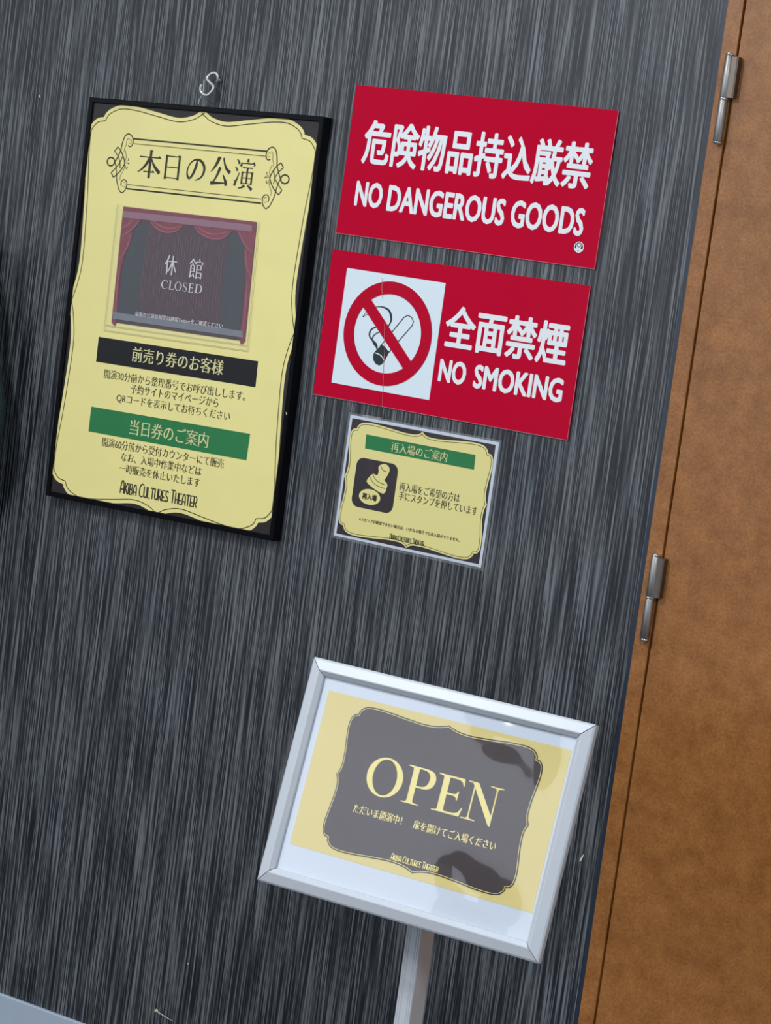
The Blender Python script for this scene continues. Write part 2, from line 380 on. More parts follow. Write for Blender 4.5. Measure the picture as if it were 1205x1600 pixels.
# scuffs on the wallpaper
for pts, c in (([(0.3785, 0.6565), (0.3770, 0.6525), (0.3748, 0.6470), (0.3735, 0.6440)], [0.0006, 0.0022, 0.0036, 0.0016]),
               ([(-0.4190, 0.1655), (-0.4160, 0.1665), (-0.4140, 0.1645)], [0.0050, 0.0056, 0.0020]),
               ([(-0.4120, 0.1640), (-0.3950, 0.1605), (-0.3780, 0.1575)], [0.0020, 0.0016, 0.0006]),
               ([(-0.9445, 1.7690), (-0.9437, 1.7660)], [0.0024, 0.0030]), ([(-0.3630, 0.2690), (-0.3600, 0.2690)], [0.0014, 0.0012])):
    P = Print(0.0006); P.line([(x * 1000, z * 1000) for x, z in pts], [k * 1000 for k in c], caps=True)
    P.build('paint_chip', M['chip'], wallo)

# ------------------------------------------------------------------ lettering kits
def mincho(P, ch, x0, x1, z0, z1):
    """brush-serif characters of the poster's headline, stroke by stroke, in a unit box"""
    W, Hh = x1 - x0, z1 - z0
    q = lambda p: (x0 + p[0] * W, z0 + p[1] * Hh)
    def st(pts, ws): P.line([q(p) for p in pts], [k * W * 1.25 + .25 for k in ws], n=8)
    def h(a, b, y, uro=True, t=.042):
        P.rect(q((a, 0))[0], q((b, 0))[0], q((0, y))[1] - t * W / 2, q((0, y))[1] + t * W / 2)
        if uro: P.add([q((b - .15, y)), q((b - .055, y + .075)), q((b + .015, y - .012)), q((b - .02, y - .02))], [(0, 3, 2, 1)])
    def v(x, a, b, t=.108):
        P.rect(q((x - t / 2, 0))[0], q((x + t / 2, 0))[0], q((0, b))[1], q((0, a))[1])
        P.add([q((x - t / 2, a)), q((x - t / 2 - .02, a + .012)), q((x + t / 2 + .03, a - .012)), q((x + t / 2, a - .05))], [(0, 1, 2, 3)])
    if ch == 'hon':
        h(.04, .97, .745); v(.52, 1.0, 0.0); h(.26, .74, .225)
        st([(.50, .745), (.36, .50), (.18, .30), (.0, .19)], [.09, .075, .05, .012]); st([(.55, .745), (.66, .52), (.80, .36), (.97, .22)], [.012, .06, .09, .10])
        P.add([q((.97, .27)), q((.86, .27)), q((.90, .16)), q((1.0, .215))], [(0, 1, 2, 3)])
    if ch == 'nichi':
        v(.14, .97, .02, .11); v(.86, .955, .02, .11); h(.14, .86, .925, False, .045); h(.14, .86, .50, False, .045); h(.14, .86, .085, False, .045)
        P.add([q((.74, .94)), q((.84, 1.0)), q((.95, .93)), q((.90, .88))], [(0, 3, 2, 1)])
    if ch == 'no':
        st([(.53, .90), (.50, .66), (.40, .36), (.27, .14), (.16, .10), (.06, .26), (.06, .50), (.20, .78), (.46, .93), (.74, .88), (.93, .66), (.94, .40), (.80, .16), (.52, .02)],
           [.04, .10, .09, .08, .06, .08, .06, .045, .04, .05, .08, .10, .09, .075, .05, .02])
    if ch == 'kou':
        st([(.36, .97), (.27, .78), (.14, .60), (.0, .46)], [.12, .10, .06, .012]); P.add([q((.30, .98)), q((.37, 1.0)), q((.47, .95)), q((.38, .90))], [(0, 3, 2, 1)])
        st([(.58, .97), (.66, .76), (.78, .60), (.96, .49)], [.05, .06, .09, .12]); P.add([q((.96, .55)), q((.88, .50)), q((.89, .42)), q((1.0, .50))], [(0, 1, 2, 3)])
        st([(.46, .64), (.36, .42), (.26, .24), (.14, .10)], [.11, .08, .055, .05])
        P.add([q((.02, .14)), q((.04, .015)), q((.80, .105)), q((.80, .135))], [(0, 1, 2, 3)]); st([(.62, .40), (.72, .27), (.79, .16), (.83, .03)], [.03, .07, .10, .11])
    if ch == 'en':
        st([(.06, .95), (.14, .89), (.20, .80)], [.02, .06, .09]); st([(.0, .69), (.08, .64), (.13, .56)], [.02, .05, .08])
        st([(.05, .06), (.08, .16), (.16, .32), (.24, .52)], [.10, .075, .05, .02]); P.add([q((-.02, .24)), q((.05, .26)), q((.09, .19)), q((.04, .2))], [(0, 1, 2, 3)])
        st([(.62, 1.0), (.62, .88)], [.05, .10]); h(.33, .98, .835, False); P.add([q((.84, .845)), q((.93, .91)), q((1.02, .80)), q((.90, .73)), q((.94, .81))], [(0, 4, 3, 2, 1)])
        st([(.33, .85), (.28, .72)], [.05, .09]); h(.38, .90, .69, False); v(.63, .69, .16, .085)
        v(.39, .555, .13, .085); v(.88, .555, .13, .085)
        for y in (.535, .345, .165): h(.39, .88, y, False, .03)
        st([(.56, .10), (.44, .03), (.24, -.02)], [.09, .06, .015]); st([(.70, .11), (.82, .05), (.95, -.03)], [.03, .08, .10])
def serif(P, ch, x0, x1, z0, z1):
    W, Hh = x1 - x0, z1 - z0
    q = lambda x, y: (x0 + x * W, z0 + y * Hh)
    def el(cx, cy, rx, ry, tilt=0.0, n=64):
        out = []
        for i in range(n):
            t = 2 * math.pi * i / n; x, y = rx * math.cos(t), ry * math.sin(t)
            out.append(q(cx + x + tilt * y, cy + y))
        return out
    def rc(a, b, c, d): P.poly([q(a, c), q(b, c), q(b, d), q(a, d)])
    def brk(a, b, y, up, st0, st1):
        """slab serif with bracketed joints, from a to b at height y"""
        t = .026; s = 1 if up else -1
        P.poly([q(a, y), q(b, y), q(b, y + s * t), q(st1 + .03, y + s * (t + .012)), q(st1, y + s * .085), q(st0, y + s * .085), q(st0 - .03, y + s * (t + .012)), q(a, y + s * t)])
    if ch == 'O': P.poly(el(.5, .5, .5, .51), el(.5, .5, .33, .462, -.02))
    if ch == 'P':
        rc(.20, .40, .0, 1.0); brk(.02, .62, 0, True, .20, .40)
        P.poly([q(.02, 1.0), q(.02, .974), q(.18, .955), q(.2, .9), q(.4, .9), q(.4, 1.0)])
        o = [q(.36, 1.0), q(.58, 1.0), q(.78, .985), q(.92, .93), q(1.0, .82), q(1.0, .68), q(.93, .555), q(.80, .485), q(.62, .455), q(.36, .46)]
        i = [q(.36, .955), q(.54, .955), q(.68, .93), q(.78, .85), q(.80, .74), q(.76, .60), q(.66, .525), q(.52, .50), q(.36, .505)]
        P.poly(smooth_pts(o, 4), smooth_pts(i, 4))
    if ch in 'EL':
        rc(.18, .39, .0, 1.0); brk(.0, .55, 0, True, .18, .39)
        if ch == 'E':
            P.poly([q(.0, 1.0), q(.0, .974), q(.16, .955), q(.18, .9), q(.39, .9), q(.39, 1.0)])
            P.poly([q(.36, 1.0), q(.88, 1.0), q(.91, .80), q(.875, .80), q(.82, .90), q(.70, .945), q(.36, .95)])
            P.poly([q(.36, .545), q(.62, .545), q(.70, .565), q(.74, .64), q(.775, .64), q(.765, .40), q(.73, .40), q(.70, .47), q(.61, .495), q(.36, .495)])
        else: brk(.0, .58, 1.0, False, .18, .39)
        P.poly([q(.36, 0), q(.94, 0), q(1.0, .235), q(.965, .235), q(.88, .10), q(.74, .055), q(.36, .05)])
    if ch == 'N':
        rc(.175, .215, .0, .95); brk(.0, .40, 0, True, .175, .215)
        P.poly([q(.0, 1.0), q(.28, 1.0), q(.835, .20), q(.835, -.03), q(.79, -.03), q(.20, .86), q(.13, .955), q(.0, .974)])
        rc(.80, .84, -.03, 1.0); brk(.62, 1.0, 1.0, False, .80, .84)
    if ch == 'C':
        P.line([q(.93, .76), q(.82, .90), q(.58, .98), q(.30, .90), q(.10, .66), (q(.10, .34)), q(.30, .09), q(.60, .015), q(.84, .10), q(.97, .26)], [k * W for k in (.05, .05, .06, .11, .19, .19, .11, .06, .04, .02)]); rc(.90, .95, .70, 1.0)
    if ch == 'S':
        P.line([q(.86, .78), q(.72, .94), q(.45, .98), q(.20, .90), q(.14, .72), q(.34, .57), (q(.66, .44)), q(.86, .27), q(.76, .09), q(.48, .01), q(.20, .08), q(.08, .26)], [k * W for k in (.04, .06, .07, .12, .18, .20, .20, .18, .12, .07, .06, .04)]); rc(.82, .87, .72, .98); rc(.06, .11, .02, .30)
    if ch == 'D':
        rc(.15, .34, .0, 1.0)
        rc(.0, .34, .0, .035); rc(.0, .34, .965, 1.0)
        P.poly(smooth_pts([q(.30, 1), q(.45, 1.0), q(.70, .95), q(.92, .78), q(1.0, .5), q(.92, .22), q(.70, .05), q(.45, 0), q(.30, 0)], 4), smooth_pts([q(.30, .955), q(.46, .95), q(.64, .89), q(.78, .72), q(.82, .5), q(.78, .28), q(.64, .11), q(.46, .05), q(.30, .045)], 4))
def deco_logo(P, x0, x1, zb, H, t, slope=0.0):
    """AKIBA CULTURES THEATER in thin art-deco capitals: tall initials, small capitals after them"""
    s = 0.83
    A = [[(0, 0), (.06, .55), (.25, .93), (.5, 1), (.75, .93), (.94, .55), (1, 0)], [(.03, .30), (.97, .30)]]
    E_ = [[(.95, 1), (0, 1), (0, 0), (.95, 0)], [(0, .36), (.75, .36)]]
    R_ = [[(0, 0), (0, 1), (.6, 1), (.95, .85), (.95, .5), (.6, .36), (0, .36)], [(.45, .36), (1, 0)]]
    G = dict(A=A, E=E_, R=R_, K=[[(0, 0), (0, 1)], [(.9, 1), (0, .36)], [(.25, .52), (1, 0)]], I=[[(0, 0), (0, 1)]],
             B=[[(0, 0), (0, 1), (.65, 1), (.9, .82), (.65, .5), (0, .46)], [(.65, .48), (1, .3), (.7, 0), (0, 0)]],
             C=[[(1, .97), (.55, 1), (.12, .8), (0, .45), (.12, .12), (.5, 0), (1, .04)]], U=[[(0, 1), (0, .25), (.2, .03), (.5, 0), (.8, .03), (1, .25), (1, 1)]],
             L=[[(0, 1), (0, 0), (1, 0)]], T=[[(0, 1), (1, 1)], [(.5, 1), (.5, 0)]], H=[[(0, 0), (0, 1)], [(1, 0), (1, 1)], [(0, .36), (1, .36)]],
             S=[[(.95, .92), (.5, 1), (.08, .85), (.1, .6), (.5, .45), (.92, .3), (.9, .08), (.5, 0), (0, .08)]])
    adv = dict(I=.10, K=.62, B=.66, A=.74, C=.80, U=.66, L=.55, T=.72, R=.66, E=.58, S=.58, H=.62)
    items = []; cx = 0
    for wi, word in enumerate(('AKIBA', 'CULTURES', 'THEATER')):
        for li, c in enumerate(word):
            wd = adv[c] * (1.0 if li else 1.12); items.append((c, cx, wd, 1.0 if li == 0 else s)); cx += wd + .24
        cx += .50
    k = (x1 - x0) / (cx - .74)
    for c, a, wd, hh in items:
        for stq in G[c]:
            pts = [(x0 + (a + px * wd) * k, zb + pz * hh * H + slope * (a * k - (x1 - x0) / 2)) for px, pz in stq]
            P.line(pts, t, n=4 if c in 'CUSA' and len(pts) > 4 else 1, caps=True)
            if not (c in 'CUSA' and len(pts) > 4):
                for p in pts[1:-1]: P.disc(p[0], p[1], t / 2, t / 2, 8)

# ------------------------------------------------------------------ hanging poster
po = tag(empty('framed_poster', (-0.5435, 0, 1.4113), (0, R(-0.62), 0)), 'tall yellow poster in a thin black frame hanging from a hook on the wall', 'poster')
W, H, RW, D = 257.9, 364.3, 9.0, 25.0     # half width, half height, rail width, depth (mm)
def mitred(name, prof, hw, hh, side, mat, parent, mtx=None, gap=0.0):
    """one mitred frame rail; prof = (distance inwards from the outer edge, y) in mm, closed"""
    bm = bmesh.new(); ends = []
    for e in (-1, 1):
        ring = []
        for d, y in prof:
            if side in 'TB':
                z = (hh - d) * (1 if side == 'T' else -1); x = e * (hw - d - gap)
            else:
                x = (hw - d) * (1 if side == 'R' else -1); z = e * (hh - d - gap)
            ring.append(bm.verts.new((x / 1000, y / 1000, z / 1000)))
        ends.append(ring)
    n = len(prof)
    for i in range(n): bm.faces.new((ends[0][i], ends[0][(i + 1) % n], ends[1][(i + 1) % n], ends[1][i]))
    bm.faces.new(ends[0]); bm.faces.new(ends[1][::-1])
    bmesh.ops.recalc_face_normals(bm, faces=bm.faces)
    return from_bm(name, bm, mat, parent, mtx)
for sd in 'TBLR':
    mitred('frame_rail', [(0, -1), (0, -D + 1), (1, -D), (RW - 1.2, -D), (RW, -D + 1.2), (RW, -D + 4.5), (RW + 2, -D + 4.5), (RW + 2, -1)], W, H, sd, M['black'], po)
box('backing_board', -.249, .249, -.0195, -.003, -.3555, .3555, M['black'], po)
PY = 0.0206; PDX = -3.0
P = Print(PY); P.rect(-251, 251, -357, 357); P.build('poster_sheet', M['brown'], po)
quarter = [[(0, 360.5), (9, 354), (24, 346.5), (54, 341.5), (100, 348), (150, 355), (183, 355.5), (206, 347.5), (217, 339), (221, 331.5)],
           [(221, 331.5), (236, 328), (248, 317), (254, 303), (253, 262), (247, 205), (243, 145), (240.5, 90), (242, 55), (249, 22), (256.5, 0)]]
quarter = [[(x, z + 3.2) for x, z in quarter[0]], [(x, z + 3.2 * z / 331.5) for x, z in quarter[1]]]
out = scallop(quarter, 2.5, -3.4)
def clip(pts): return [(max(-247.5, min(251, x)), max(-354.5, min(356.5, z))) for x, z in pts]
P = Print(PY + .0003); P.poly(clip(out)); P.build('yellow_panel', M['yellow'], po, dx=PDX)
P = Print(PY + .0006)
q = inset(out, 7)
P.tube(q, 1.5, True)
P.v = clip(P.v); P.build('border_line', M['ink'], po, dx=PDX)
P = Print(.0252); P.line([(253.6, -141), (255.5, -143.2), (254.6, -145)], [.8, 2.0, .8], caps=True); P.build('frame_nick', M['chip'], po)
# headline cartouche
P = Print(PY + .0006)
P.rect(-147, 149.5, 296.2, 299.0); P.rect(-148.5, 150, 206.8, 209.6)
o_ = P
lineset = [([(-146.3, 297.5), (-145.5, 292.4), (-147.0, 285.8), (-151.5, 283.1), (-155.9, 284.7)], 2.0),
    ([(-146.3, 297.5), (-150.6, 302.8), (-158.2, 305.4), (-164.3, 301.7), (-168.0, 293.5), (-170.2, 283.1), (-171.4, 274.6), (-176.5, 262.9), (-181.8, 253.1)], 2.1),
    ([(-181.8, 253.1), (-178.3, 245.9), (-175.6, 234.9), (-173.3, 222.9), (-169.4, 212.8), (-164.5, 203.9), (-157.9, 200.2), (-152.4, 204.4), (-149.6, 209.9), (-148.8, 217.4), (-152.6, 222.7), (-158.7, 223.2), (-162.3, 218.2), (-161.3, 211.7)], 1.9),
    ([(-171.4, 274.6), (-178.9, 280.5)], 2.0), ([(-178.9, 280.5), (-185.1, 272.6)], 2.0), ([(-185.1, 272.6), (-176.7, 264.8), (-170.5, 255.0), (-168.2, 243.0)], 1.7),
    ([(-171.4, 274.6), (-164.7, 265.8), (-159.4, 254.0), (-162.0, 246.3), (-168.0, 237.4), (-175.5, 230.2), (-181.6, 225.9)], 2.0), ([(-181.6, 225.9), (-187.6, 233.9)], 2.0),
    ([(-187.6, 233.9), (-177.5, 244.1), (-170.2, 253.1), (-164.8, 266.7)], 1.7),
    ([(-190.9 + 8.6 * math.cos(t / 12 * 2 * math.pi), 253.2 + 7.4 * math.sin(t / 12 * 2 * math.pi)) for t in range(13)], 2.6)]
thin = [([(-156.1, 298.6), (-160.1, 293.2), (-160.3, 285.7), (-163.4, 278.0), (-163.2, 272.4)], 1.1), ([(-160.6, 275.4), (-157.1, 263.6), (-159.4, 254.0), (-159.1, 242.8), (-165.6, 229.1), (-165.3, 222.6)], 1.1),
    ([(-159, 254.0), (-153.3, 253.7), (-148.3, 252.6)], [1, 1.4, 3.4]), ([(-156.1, 256.2), (-151.5, 258.5), (-152.0, 262.2)], [.8, 1.2, 2.6]), ([(-157, 250), (-154.3, 243.2), (-152.0, 247.1)], [.8, 1.2, 2.6]),
    ([(-156, 294), (-152, 296), (-149, 292), (-151, 288), (-154, 290)], .8), ([(-158, 219), (-153, 218), (-152, 213), (-156, 210), (-158, 213)], .8)]
for pts, wd in lineset:
    P.line(pts, wd); P.line([(2.6 - x, z) for x, z in pts], wd)
P.build('cartouche_border', M['ink'], po, dx=PDX)
P = Print(PY + .0006)
for pts, wd in thin:
    P.line(pts, wd); P.line([(2.6 - x, z) for x, z in pts], wd)
P.rect(-146, 150, 288.4, 289.7); P.rect(-148, 149, 215.0, 216.3)
P.build('cartouche_fine_line', M['fineink'], po, dx=PDX)
P = Print(PY + .0006)
mincho(P, 'hon', -128.2, -77, 230.8, 280.4); mincho(P, 'nichi', -71, -31, 231.5, 276.5); mincho(P, 'no', -19, 21.5, 234.5, 274.5)
mincho(P, 'kou', 34.5, 77.5, 230.0, 281.0); mincho(P, 'en', 86, 128.5, 230.5, 282)
P.build('headline_lettering', M['ink'], po, dx=PDX)
# banners and text lines
def lines(rows, yl=PY + .0006, thin_=.012, lean=.42):
    P = Print(yl)
    for body, a, b, zc, h in rows: P.text(body, a, b, zc, h, thin=thin_, lean=lean)
    return P
P = Print(PY + .0006); P.quad((-173.4, -106.9), (184, -107.2), (183, -61.9), (-173.7, -61.7)); bl = P.build('black_banner', M['banner'], po, dx=PDX)
P = Print(PY + .0009); P.text('前売り券のお客様', -93, 111.5, -82.6, 26.5, thin=.010, lean=.75); P.build('banner_lettering', M['creamband'], bl, dx=PDX)
P = Print(PY + .0006); P.quad((-172.7, -234.2), (183.4, -235), (184.6, -188.5), (-172.6, -188.8)); gl = P.build('green_banner', M['green'], po, dx=PDX)
P = Print(PY + .0009); P.text('当日券のご案内', -79.5, 97.5, -212.7, 27, thin=.010, lean=.62); P.build('banner_lettering', M['creamband'], gl, dx=PDX)
P = lines([('開演30分前から整理番号でお呼び出しします。', -151.5, 165.5, -125.6, 16.5), ('予約サイトのマイページから', -87.5, 109.5, -144.6, 16.5), ('QRコードを表示してお待ちください', -117, 137.5, -165.1, 17)])
P.build('advance_ticket_lettering', M['ink'], po, dx=PDX)
P = lines([('開演60分前から受付カウンターにて販売', -138.5, 136.5, -248.0, 16.5), ('なお、入場中作業中などは', -91.5, 90, -268.4, 16), ('一時販売を休止いたします', -92.5, 90, -288.8, 16)])
P.build('day_ticket_lettering', M['ink'], po, dx=PDX)
P = Print(PY + .0006); deco_logo(P, -84.5, 87.5, -332.8, 22.0, 2.5); P.build('logo_lettering', M['ink'], po, dx=PDX)
# hook, and the wire from hook to frame
HY = -0.014
hk = tag(empty('wall_hook', (-0.5435, 0, 1.82)), 'small galvanised S-shaped screw hook in the dark wall above the framed poster', 'hook')
HO = Vector((-0.5435 - 0.004, 0, 1.82))
def hp(L, ys): return [tuple(Vector((x, y, z)) - Vector((-0.5435, 0, 1.82))) for (x, z), y in zip(L, ys)]
L1 = [(-0.5356, 1.8228), (-0.5326, 1.8271), (-0.5334, 1.8329), (-0.5397, 1.8362), (-0.5475, 1.8325), (-0.5508, 1.8259), (-0.5470, 1.8215), (-0.5353, 1.8145), (-0.5324, 1.8089), (-0.5355, 1.802), (-0.5429, 1.7956), (-0.5527, 1.7982), (-0.5566, 1.8029), (-0.5565, 1.8088), (-0.5551, 1.8131)]
wire('hook_wire', hp(L1, [-.008, -.011, -.013, -.014, -.016, -.018, -.019, -.020, -.021, -.022, -.023, -.024, -.025, -.026, -.026]), .0021, M['galv'], hk)
wire('screw_shank', hp([(-0.5345, 1.8255), (-0.5350, 1.8250)], [-.009, .012]), .0021, M['galv'], hk)
L2 = [(-0.5503, 1.8226), (-0.5473, 1.8103), (-0.5466, 1.8028), (-0.5478, 1.7936), (-0.552, 1.7866), (-0.5526, 1.7774)]
wl = [(x + 0.5435, y, z - 1.4113) for (x, z), y in zip(L2, [-.021, -.0235, -.0245, -.0245, -.0255, -.0262])]
wire('hanging_wire', wl, .0011, M['string'], po)

# ------------------------------------------------------------------ closed card in its sleeve
PF = Matrix.Translation((-0.5435, 0, 1.4113)) @ Matrix.Rotation(R(-0.62), 4, 'Y')
cc = tag(empty('closed_card', (0, 0, 0)), 'maroon curtain card reading CLOSED in a clear sleeve taped to the yellow poster', 'card')
CO = Vector((0.0, -(PY + .0011), 0.0715))
cc.matrix_world = PF @ Matrix.Translation(CO)
def cb(P, name, mat, y=0.0, par=None):
    P.y = y; P.v = [(x, z - 71.5) for x, z in P.v]
    return P.build(name, mat, par or cc, dx=PDX)
P = Print(0)
def warp(u, v):      # the card hangs a little trapezoid between its two tapes
    a, b, c, d = (-149.9, 176.1), (146.3, 175.3), (151.1, -31.4), (-147.0, -32.0)
    top = (a[0] + (b[0] - a[0]) * u, a[1] + (b[1] - a[1]) * u); bot = (d[0] + (c[0] - d[0]) * u, d[1] + (c[1] - d[1]) * u)
    return (top[0] + (bot[0] - top[0]) * v, top[1] + (bot[1] - top[1]) * v)
P.quad(warp(0, 1), warp(1, 1), warp(1, 0), warp(0, 0)); card = cb(P, 'printed_card', M['cardbg'])
for a, b in ((.04, .20), (.80, .955)):
    P = Print(0); P.quad(warp(a, .97), warp(b, .97), warp(b, .13), warp(a, .13)); cb(P, 'stage_wing', M['cardside'], .0003)
P = Print(0)
for i in range(30):
    u = .205 + i * .0198 + random.uniform(-.004, .004); a = .17 + random.uniform(0, .05); b = .86 - random.uniform(0, .12)
    P.line([warp(u, a), warp(u + random.uniform(-.003, .003), b)], random.uniform(.5, 1.3), n=1)
cb(P, 'curtain_fold_lines', M['cardline'], .0006)
P = Print(0)
P.poly([warp(0, 0), warp(1, 0), warp(1, .095), warp(0, .095)])
for x0, x1 in ((.20, .47), (.53, .83)):     # the two middle swags
    P.poly(smooth_pts([warp(x0, .08), warp(x0 + .06, .14), warp((x0 + x1) / 2, .185), warp(x1 - .05, .16), warp(x1, .08)], 6))
P.poly(smooth_pts([warp(.0, .09), warp(.14, .09), warp(.10, .17), warp(.05, .23), warp(.0, .28)], 5)); P.poly(smooth_pts([warp(1., .09), warp(.87, .09), warp(.91, .17), warp(.95, .23), warp(1., .28)], 5))
P.poly(smooth_pts([warp(0, .20), warp(.085, .22), warp(.075, .33), warp(.045, .42), warp(.03, .6), warp(.035, 1.), warp(0, 1.)], 5)); P.poly(smooth_pts([warp(1, .20), warp(.935, .22), warp(.94, .33), warp(.955, .42), warp(.965, .6), warp(.965, 1.), warp(1, 1.)], 5))
cb(P, 'red_drapery', M['cardred'], .0009)
P = Print(0)
for pts in ([(.22, .10), (.26, .145), (.335, .175), (.42, .155), (.465, .10)], [(.24, .09), (.30, .13), (.37, .14), (.45, .11)], [(.55, .10), (.60, .15), (.68, .18), (.77, .165), (.825, .10)], [(.57, .09), (.64, .135), (.72, .14), (.80, .11)],
            [(.135, .10), (.10, .165), (.05, .22), (.0, .26)], [(.08, .10), (.05, .15), (0, .19)], [(.075, .24), (.065, .32), (.04, .40), (0, .46)], [(.88, .10), (.91, .165), (.95, .22), (1, .26)], [(.945, .24), (.95, .32), (.97, .40), (1, .46)],
            [(.022, .5), (.018, .7), (.02, .98)], [(.975, .5), (.98, .7), (.978, .98)]):
    P.line([warp(*p) for p in pts], [1.0, 2.6, 2.2, 1.0])
cb(P, 'drapery_fold_lines', M['cardrose'], .0012)
P = Print(0); P.quad((-149.8, 168.2), (-148.1, 156.6), (138.7, 158.0), (137.7, 169.4)); cb(P, 'tape_strip', M['tape'], .0015)
P = Print(0); P.quad((-146.2, -13.2), (-144.5, -25.6), (147.0, -25.4), (143.7, -14.1)); cb(P, 'tape_strip', M['tape2'], .0015)
for ch_, xa, xb, zm_ in (('休', -41.4, -13.8, 82.8), ('館', 13.4, 43, 82.2)):
    P = Print(0); P.text(ch_, xa, xb, zm_, 34.5, thin=.012, lean=.8); cb(P, 'large_character', M['cardwhite'], .0018)
P = Print(0)
for ch, a, b in (('C', -43.5, -29), ('L', -27.8, -14.8), ('O', -13.6, 2.2), ('S', 4, 14.5), ('E', 16.2, 28.6), ('D', 30.4, 47)): serif(P, ch, a, b, 40.0, 55.6)
cb(P, 'latin_lettering', M['cardwhite'], .0018)
P = Print(0); P.text('最新の公演情報等は劇場Twitterをご確認ください', -95, 101, -10.6, 8.2, thin=.006, lean=.3)
cb(P, 'small_lettering', M['cardwhite'], .0018)
sl = Print(0); sl.quad((-161.0, -48.2), (159.8, -46.6), (151.7, 177.6), (-162.6, 178.6)); cb(sl, 'clear_sleeve', M['sleeve'], .0023)
P = Print(0)
for a, b in (((-161.0, -48.2), (159.8, -46.6)), ((-158.8, -38.8), (157.6, -37.6)), ((159.8, -46.6), (151.7, 177.6)), ((-161.0, -48.2), (-162.6, 178.6))): P.line([a, b], 1.1, n=1)
cb(P, 'sleeve_seam', plain('sleeve_seam_plastic', lin(196, 188, 140), .3), .0026)

# ------------------------------------------------------------------ red plates
def plate(name, loc, ry, w, h, label):
    t = tag(empty(name, loc, (0, ry, 0)), label, 'sign')
    bm = bmesh.new(); bm_box(bm, -w / 2000, w / 2000, -.003, -.0004, -h / 2000, h / 2000, 0.0004)
    from_bm('plate', bm, M['red'], t)
    return t
d1 = plate('warning_sign', (0.0018, 0, 1.71), R(0.55), 500, 251.3, 'upper red plate reading NO DANGEROUS GOODS on the dark streaked wall')
P = Print(.0033); P.text('危険物品持込厳禁', -219.5, 218, 33.4, 75, bold=1.55); P.build('large_lettering', M['white'], d1)
P = Print(.0033)
P.text('NO', -221.5, -166.5, -54.2, 43.0, bold=1.45); P.text('DANGEROUS', -156, 72.5, -55.2, 44.5, bold=1.45); P.text('GOODS', 83.5, 218.7, -54.9, 45, bold=1.45)
P.build('latin_lettering', M['white'], d1)
em = Print(.0033); em.disc(215.8, -94.4, 8.8); eo = em.build('approval_mark', M['white'], d1)
em = Print(.0036)
em.line([(215.8 + 6.8 * math.cos(R(a)), -94.4 + 6.8 * math.sin(R(a))) for a in range(-25, 206, 21)], [.6, 1.4, .8, .8, 1.4, .6]); em.line([(215.8 + 3.4 * math.cos(R(a)), -90.6 + 3.4 * math.sin(R(a))) for a in range(0, 361, 30)], .9)
em.line([(210.4, -92), (210.0, -96.6)], 2.2, n=1); em.line([(221.2, -92.4), (220.4, -96.8)], 2.2, n=1); em.line([(213.5, -87.6), (218.2, -87.6)], 1.0, n=1); em.line([(214.4, -99.5), (214.3, -101.2)], .6, n=1); em.line([(217, -99.5), (217.1, -101.2)], .6, n=1)
em.build('mark_motif', M['smoke'], eo)

d2 = plate('no_smoking_sign', (-0.0047 + .0018, 0, 1.4326), R(0.45), 498.5, 249.4, 'lower red plate reading NO SMOKING with a white pictogram square')
P = Print(.0033); P.quad((-214.5, -99.3), (-17.3, -99.6), (-17.5, 95.6), (-214.8, 96.8)); sq = P.build('white_square', M['signwhite'], d2)
CX, CZ = -116.5, -2.2
P = Print(.0036)
CIG = [(-133.7, -33.0), (-124.7, -22.8), (-115, -24.5), (-108.8, -31.1), (-116.1, -50.1), (-122.8, -56.8), (-130.8, -55.5), (-138.0, -47.5), (-138.4, -39.4)]
P.poly([(-133.7, -32), (-124.2, -21.8), (-118, -24), (-112, -29), (-107.5, -31.5), (-114.5, -48.6)] + [(-118.8, -54), (-123.5, -57), (-130.8, -55.5), (-136.5, -50), (-138.6, -44), (-138, -38.5)])
P.line([(-127.5, -25.5), (-88.5, 29.2), (-81.6, 33.6), (-73.5, 31.2), (-68.8, 24.8), (-70.5, 17.5), (-108.5, -32.5)], 1.7, n=1)
for p_ in ((-88.5, 29.2), (-81.6, 33.6), (-73.5, 31.2), (-68.8, 24.8), (-70.5, 17.5)): P.disc(p_[0], p_[1], .85, .85, 10)
P.line([(-170, 19.3), (-165.3, 26.5), (-155.8, 33.4), (-145.1, 39.4), (-131.8, 40.6), (-119.5, 36.5), (-113.4, 25.9), (-113.4, 17.8), (-117, 9.5)], [.8, .9, 1.0, 1.6, 3.4, 4.2, 3.0, 2.0])
P.line([(-170, 19.3), (-158.5, 26.5), (-147.9, 31.5), (-140, 33)], 1.0)
P.line([(-132.2, -30.3), (-138.3, -23.0), (-145.2, -16.6), (-151.2, -10.1), (-150.7, -1.8), (-144.9, 3.9), (-134, 8.5)], [2.4, 2.2, 2.6, 3.2, 2.6, 1.6]); P.line([(-145.2, -16.6), (-142.7, -8.9), (-135.9, -3.1), (-125, 2.0)], [2.6, 2.0, 1.4])
P.poly(smooth_pts([(-146, -15.5), (-141, -17), (-134.4, -21.5), (-131.6, -29), (-137, -26.5), (-142, -22.5)], 4, True))
P.build('cigarette_pictogram', M['smoke'], sq)
P = Print(.0038); P.line([(-134.9, -37.2), (-129, -38), (-123.7, -39.8), (-118.6, -43.2), (-115.7, -46.8)], 1.6); P.build('ash_ring_line', M['signwhite'], sq)
P = Print(.0040)
el = lambda r, rz: [(CX + r * math.cos(2 * math.pi * i / 96), CZ + rz * math.sin(2 * math.pi * i / 96)) for i in range(96)]
P.poly(el(87.6, 87.6), el(66.4, 66.4)); P.quad((-172.5, 36.5), (-72.5, -58.5), (-60, -43.8), (-157.5, 50)); P.build('prohibition_ring', M['redband'], sq)
